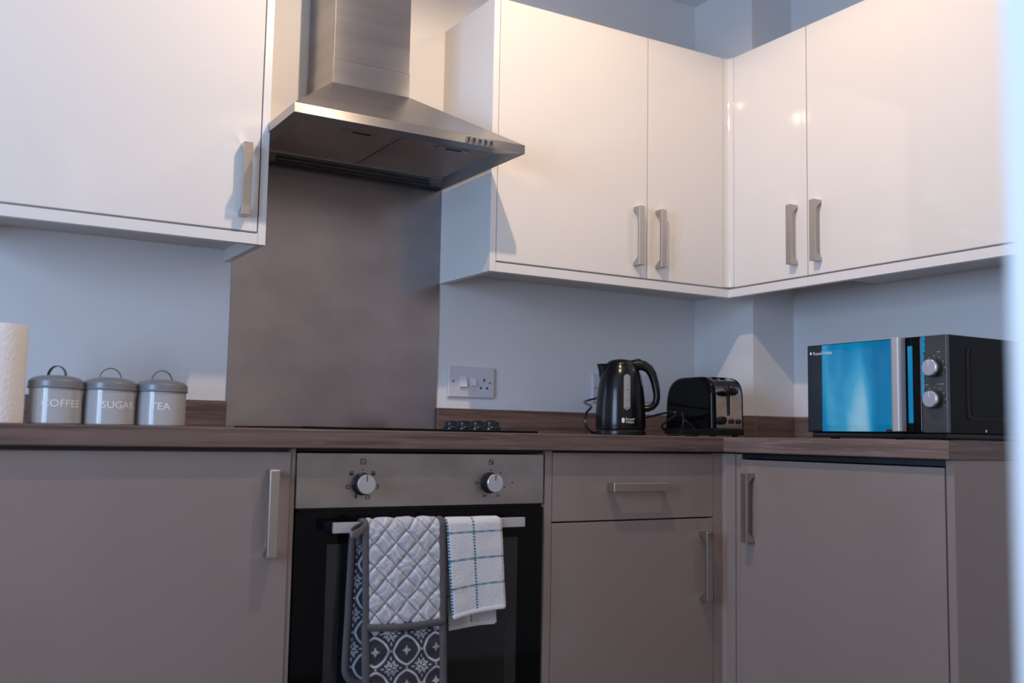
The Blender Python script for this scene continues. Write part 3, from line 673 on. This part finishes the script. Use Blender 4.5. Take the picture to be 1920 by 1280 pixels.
slope = np.clip((S-.03)/.2,0,1)*.004
Pq = np.stack([X+.012*np.clip(S/.23,0,1)*.5, y+ny_*puff-slope*(S>0), z+nzv*puff],-1)
lm = printed((X-QX)/P_*1.0,(Vz-QZ)/P_)
base = np.array([.46,.46,.495])*(1+.10*(noise2(ns,nx,14)-.5))[...,None]
colr = base*(1-.0*lm[...,None]); colr = colr+(np.array([.66,.65,.66])-colr)*(.85*lm)[...,None]
st = np.clip((.045-qd)/.045,0,1)[...,None]*.72; colr = colr*(1-st)+np.array([.20,.20,.235])*st
gm = np.clip((noise2(ns,nx,5)-.70)*3,0,1)[...,None]*.35*(1-lm[...,None]); colr = colr*(1-gm)+np.array([.24,.24,.29])*gm
cloth(Pq,colr,'strap',CLOTH,g)
def pocket(x0,x1,z0,z1,yf,shear,name,bulge,rad,qx,qz):
    nx,ns = 190,260
    U = np.linspace(0,1,nx)[None,:].repeat(ns,0); W = np.linspace(0,1,ns)[:,None].repeat(nx,1)
    Z = z0+(z1-z0)*W; wd = np.ones_like(W)
    d = np.clip((rad-(Z-z1))/rad,0,1); ins = rad*(1-np.sqrt(np.clip(1-d**2,0,1)))       # rounded lower corners
    XL_ = x0+shear*(1-W*0)*0+shear*W+ins; XR_ = x1+shear*W-ins; Xp = XL_+(XR_-XL_)*U
    bl = bulge*np.sin(np.pi*np.clip(U,0,1))**.6*np.clip(W*5,0,1) + .0018*np.sin(W*31+U*4)*np.sin(U*6) + .0016*(noise2(ns,nx,24)-.5)
    Yp = yf-bl-.004*W
    pm_ = printed((Xp-shear*W-qx)/P_,(Z-qz)/P_)[...,None]
    fab = np.array([.040,.036,.047])*(1+.35*(noise2(ns,nx,2)-.5))[...,None]
    o = cloth(np.stack([Xp,Yp,Z],-1), fab*(1-pm_)+np.array([.50,.49,.54])*pm_, name, CLOTH, g)
    return Xp,Yp,Z
Xp,Yp,Z = pocket(.1300,.3010,-.3890,-.6000,YR-.0205,.006,'front_pocket',.006,.045,QX,QZ)
Xb,Yb,Zb = pocket(.1180,.2800,-.2050,-.5130,YR+.0260,-.010,'back_pocket',.003,.035,.1600,-.4780)
def edging(pts, r, name='binding', flat=(0,-1,0)): return MB().tube(pts, r, 10, flat=flat).build(name, BIND, g)
# bindings: strap sides over the rail, front pocket sides and mouth, back pocket side
for side_ in (0,-1):
    off = .0045*(1 if side_==0 else -1)*0
    pts = [tuple(Pq[i,side_]+np.array([-.003 if side_==0 else .003,.0030*ny_[i,0],.0030*nzv[i,0]])) for i in range(0,ns,4)]
    edging(pts,lambda q: (.0035,.0075))
    pts = [(Xp[i,side_]+(-.001 if side_==0 else .001),Yp[i,side_]-.0015,Z[i,side_]) for i in range(0,260,6)]
    edging(pts,(.0045,.0085))
edging([(Xp[0,j],Yp[0,j]-.0055-.0030*math.sin(math.pi*j/189),Z[0,j]-.0045-.0040*math.sin(math.pi*j/189)) for j in range(0,190,6)]+[(Xp[0,189],Yp[0,189]-.0055,Z[0,189]-.0045)],(.0042,.0075),flat=(0,-1,0))
edging([(Xp[-1,j],Yp[-1,j],Z[-1,j]) for j in range(0,190,9)],(.004,.007))
edging([(Xb[i,0]-.003,Yb[i,0]-.001,Zb[i,0]) for i in range(0,260,6)]+[(Xb[-1,j],Yb[-1,j]-.001,Zb[-1,j]) for j in range(4,188,9)],(.0042,.0080))
# hanging loop at the left of the rail
lp_ = [(.1290,YR-.016,-.1900),(.1180,YR-.021,-.1975),(.1040,YR-.024,-.2080),(.0945,YR-.022,-.2120),(.0925,YR-.016,-.2030),(.1030,YR-.013,-.1960),(.1200,YR-.0125,-.1890)]
MB().tube(lp_,(.0100,.0013),10,flat=(.5,0,1)).build('hanging_loop', TAGC, g)
# tea towel
tw = thing('tea_towel','white terry tea towel with blue check lines on the oven rail','towel',(.38,-.66,-.41))
def towel_layer(S0,S1,xa,xb,sh,name,phase,back=False):
    nx,ns = 170,320
    U = np.linspace(0,1,nx)[None,:].repeat(ns,0); S = np.linspace(S0,S1,ns)[:,None].repeat(nx,1)
    f = np.clip(np.abs(S)/.2,0,1.2)
    X = xa+(xb-xa)*U+sh[0]*f*(1-U)+sh[1]*f*U
    y,z,n1,n2 = over(S,0,0)
    puff = .0035+.0022*np.sin(U*5.2+.4+S*9)*f+.0014*(noise2(ns,nx,30)-.5)+.0005*(rng.random((ns,nx))-.5)+.003*np.clip(1-np.minimum(U,1-U)/.05,0,1)*(-1)
    droop = np.where(S>0,-.006*f,.004*f)
    zz_ = z + n2*puff - (.012*(1-U)**2 - .003*U)*np.clip(np.abs(S)/.2,0,1)*(1 if not back else .4)
    Pt = np.stack([X, y+n1*puff+droop, zz_],-1)
    u = (U*(xb-xa)+sh[0]*0); v = S+.009*(1-U)**2*0
    lines = np.zeros_like(U)
    for ux in (.000,.0625,.1385): lines = np.maximum(lines, np.clip((.0026-np.abs(u-ux-.002))/.0006+.5,0,1)*(np.sin(S*2*np.pi/.0062)>-.45))
    for vz in phase: lines = np.maximum(lines, np.clip((.0022-np.abs(v-vz))/.0006+.5,0,1)*(np.sin(u*2*np.pi/.0042)>-.6))
    wv = (.88+.16*rng.random((ns,nx)))[...,None]; cw = np.array([.73,.715,.72])*wv
    st_ = np.exp(-(((X-.352)/.016)**2+((zz_+.335)/.010)**2))[...,None]*.35; cw = cw*(1-st_)+np.array([.66,.50,.40])*st_
    L3 = lines[...,None]; cl = cw*(1-L3)+np.array([.012,.155,.26])*L3
    cloth(Pt,cl,name,TERRY,tw); return Pt
Pf = towel_layer(-.03,.200,.3085,.4460,(.0165,.010),'front_layer',(.0345,.0900,.1455))
Pb = towel_layer(-.238,.0,.3095,.4380,(.022,.014),'back_layer',(-.06,-.115,-.17),True)
MB().tube([tuple(Pf[-1,j]+np.array([0,-.0005,.001])) for j in range(2,168,6)],(.0011,.0045),8,flat=(0,-1,0)).build('hem', mat('towel_hem',(.70,.69,.70),.95), tw)
MB().tube([tuple(Pb[0,j]+np.array([0,-.0005,.001])) for j in range(2,168,6)],(.0011,.0042),8,flat=(0,-1,0)).build('hem', MATS['towel_hem'], tw)

for o in bpy.data.objects:
    if '_o' in o: del o['_o']
